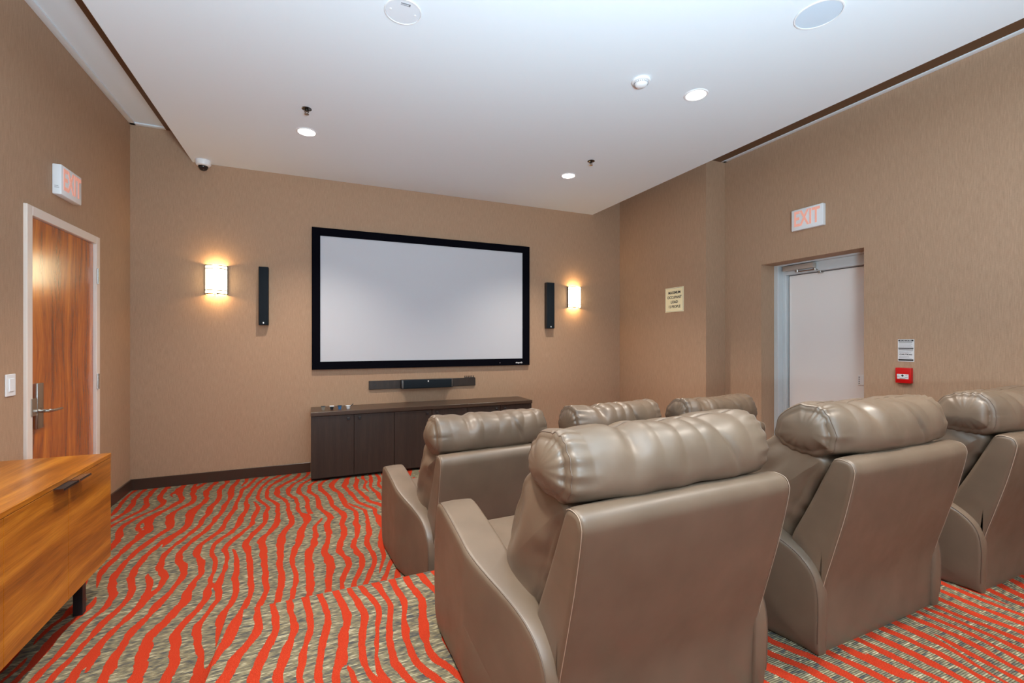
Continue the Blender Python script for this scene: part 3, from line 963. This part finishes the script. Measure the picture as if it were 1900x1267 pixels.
def ceiling_speaker(x, y, r, mat, label, logo):
    t = thing('ceiling_speaker', label, 'ceiling speaker', (x, y, ZS), 'round ceiling speakers')
    bm = bmesh.new(); lathe(bm, [(r * .93, -.0008), (r * .93, -.006), (r * .985, -.006), (r, -.0008)], (x, y, ZS), n=64)
    obj('rim', bm, 'white', t)
    bm = bmesh.new(); lathe(bm, [(0, -.0045), (r * .915, -.0035), (r * .915, -.0008), (0, -.0008)], (x, y, ZS), n=64)
    g = obj('grille', bm, mat, t)
    if logo:
        bm = bmesh.new(); bx(bm, x - .022, x + .028, y - .072, y - .064, ZS - .0056, ZS - .0042)
        bx(bm, x - .022, x + .028, y - .058, y - .055, ZS - .0056, ZS - .0042)
        bx(bm, x + .020, x + .028, y - .066, y - .055, ZS - .0056, ZS - .0042)
        obj('badge', bm, 'greyink', g)
        bm = bmesh.new()
        for s in (-1, 1):
            lathe(bm, [(0, -.0042), (.006, -.0042), (.006, -.006), (0, -.0065)], (x + s * .066, y, ZS), n=12)
            obj('screw', bm, 'white', g)
            bm = bmesh.new()
ceiling_speaker(0.440, 2.502, 0.100, 'grille', 'round white ceiling speaker cover with two screws at the top centre', True)
ceiling_speaker(2.540, 1.611, 0.118, 'bluegrille', 'large plain round pale-blue ceiling speaker cover at the top right', False)

t = thing('dome_camera', 'white dome security camera with dark lens at the ceiling corner', 'security camera', (-1.022, 5.36, ZS))
bm = bmesh.new(); lathe(bm, [(0, -.0005), (.066, -.0005), (.068, -.030), (.060, -.048), (.046, -.056), (0, -.056)], (-1.022, 5.36, ZS), n=40)
obj('housing', bm, 'white', t)
bm = bmesh.new(); lathe(bm, [(0, -.0562), (.043, -.0562), (.041, -.072), (.030, -.090), (.015, -.099), (0, -.101)], (-1.022, 5.36, ZS), n=32)
obj('lens_dome', bm, plain('smoked_dome', (0.02, 0.015, 0.015), 0.05), t)

# ------------------------------------------------------------------ signs and wall fittings
def exit_sign(left, label):
    if left:
        x0, x1, y0, y1, z0, z1 = XL + .0005, XL + .050, 4.040, 4.330, 2.430, 2.635
        rot, fx, sg = FACE_PX, XL + .0525, 1
    else:
        x0, x1, y0, y1, z0, z1 = XR2 - .046, XR2 - .0005, 2.715, 3.020, 2.520, 2.725
        rot, fx, sg = FACE_MX, XR2 - .0485, -1
    t = thing('exit_sign', label, 'exit sign', ((x0 + x1) / 2, (y0 + y1) / 2, z0), 'exit signs above the two doors')
    obj('housing', box(x0, x1, y0, y1, z0, z1, 0.006, 2), 'white', t)
    ym, zm = (y0 + y1) / 2, (z0 + z1) / 2
    bm = text_bm('EXIT', 0.205, (fx, ym, zm), rot, xs=0.60, ext=0.001, bold=0.004)
    obj('letters', bm, 'salmon', t)
    if left:
        bm = bmesh.new()
        bx(bm, XL + .014, XL + .034, y0 - .0012, y0 + .001, z0 + .055, z0 + .059); bx(bm, XL + .014, XL + .038, y0 - .0012, y0 + .001, z0 + .044, z0 + .048)
        obj('side_mark', bm, 'greyink', t)
exit_sign(True, 'white exit sign with pale red letters above the walnut door')
exit_sign(False, 'white exit sign with pale red letters above the recessed grey door')

t = thing('occupancy_sign', 'cream sign reading maximum occupant load 12 people', 'sign', (XR1 - .001, 4.349, 1.79))
obj('plate', box(XR1 - .006, XR1 - .0005, 4.193, 4.506, 1.795, 2.100, 0.002, 1), 'cream', t)
for k, s in enumerate(('MAXIMUM', 'OCCUPANT', 'LOAD', '12 PEOPLE')):
    obj('lettering', text_bm(s, 0.045, (XR1 - .0068, 4.345, 2.035 - .058 * k), FACE_MX, xs=0.98, bold=0.0008), 'ink', t)
bm = bmesh.new()
for a in ((4.20, 4.203, 1.802, 2.093), (4.496, 4.499, 1.802, 2.093), (4.203, 4.496, 1.802, 1.805), (4.203, 4.496, 2.090, 2.093)):
    bx(bm, XR1 - .0072, XR1 - .0058, *a)
obj('border', bm, 'greyink', t)

xn = XR2
t = thing('fire_notice', 'small white notice with black print above the red fire pull station', 'notice', (xn - .001, 2.089, 1.268))
obj('plate', box(xn - .003, xn - .0005, 2.033, 2.144, 1.268, 1.448, 0.001, 1), 'paper', t)
bm = bmesh.new()
for z0_, z1_ in ((1.432, 1.444), (1.371, 1.379), (1.274, 1.287)):
    bx(bm, xn - .0042, xn - .0028, 2.038, 2.139, z0_, z1_)
for z0_, y0_, y1_ in ((1.422, 2.045, 2.135), (1.361, 2.040, 2.137)):
    bx(bm, xn - .0042, xn - .0028, y0_, y1_, z0_, z0_ + .004)
merge(bm, text_bm('CAUTION', 0.015, (xn - .0036, 2.089, 1.324), FACE_MX, xs=1.25, bold=0.0005))
obj('print', bm, 'ink', t)
bm = bmesh.new()
random.seed(4)
for z0_ in (1.412, 1.404, 1.396, 1.388, 1.350, 1.343, 1.336, 1.309, 1.302, 1.295):
    e = random.uniform(0, .03)
    bx(bm, xn - .0038, xn - .0028, 2.042 + e, 2.134, z0_, z0_ + .0022)
obj('fine_print', bm, 'greyink', t)
bm = text_bm('IN CASE OF FIRE', 0.012, (xn - .0050, 2.089, 1.438), FACE_MX, xs=0.9, ext=.0004)
obj('heading', bm, 'paper', t)

t = thing('fire_pull_station', 'red fire alarm pull station with a white label below the white notice', 'fire alarm', (xn - .02, 2.089, 1.093))
obj('body', box(xn - .035, xn - .0005, 2.040, 2.146, 1.094, 1.217, 0.004, 2), 'red', t)
lb = obj('label_plate', box(xn - .0375, xn - .0345, 2.055, 2.133, 1.128, 1.166, 0.001, 1), 'paper', t)
bm = bmesh.new()
lathe(bm, [(0, -.0002), (.010, -.0002), (.010, -.0012), (0, -.0012)], (xn - .0372, 2.095, 1.155), axis='X', n=4)
for a in ((2.112, 2.130, 1.142, 1.1445), (2.060, 2.078, 1.140, 1.1425), (2.075, 2.115, 1.132, 1.134), (2.115, 2.128, 1.157, 1.159), (2.062, 2.076, 1.156, 1.158)):
    bx(bm, xn - .0388, xn - .0374, *a)
obj('label_mark', bm, 'ink', lb)

t = thing('light_switch', 'white rocker light switch at the left edge, beside the walnut door', 'light switch', (XL + .001, 3.578, 1.112))
obj('plate', box(XL + .0005, XL + .007, 3.533, 3.624, 1.112, 1.240, 0.002, 1), 'white', t)
obj('rocker', box(XL + .006, XL + .012, 3.556, 3.602, 1.138, 1.214, 0.002, 1), 'white', t)
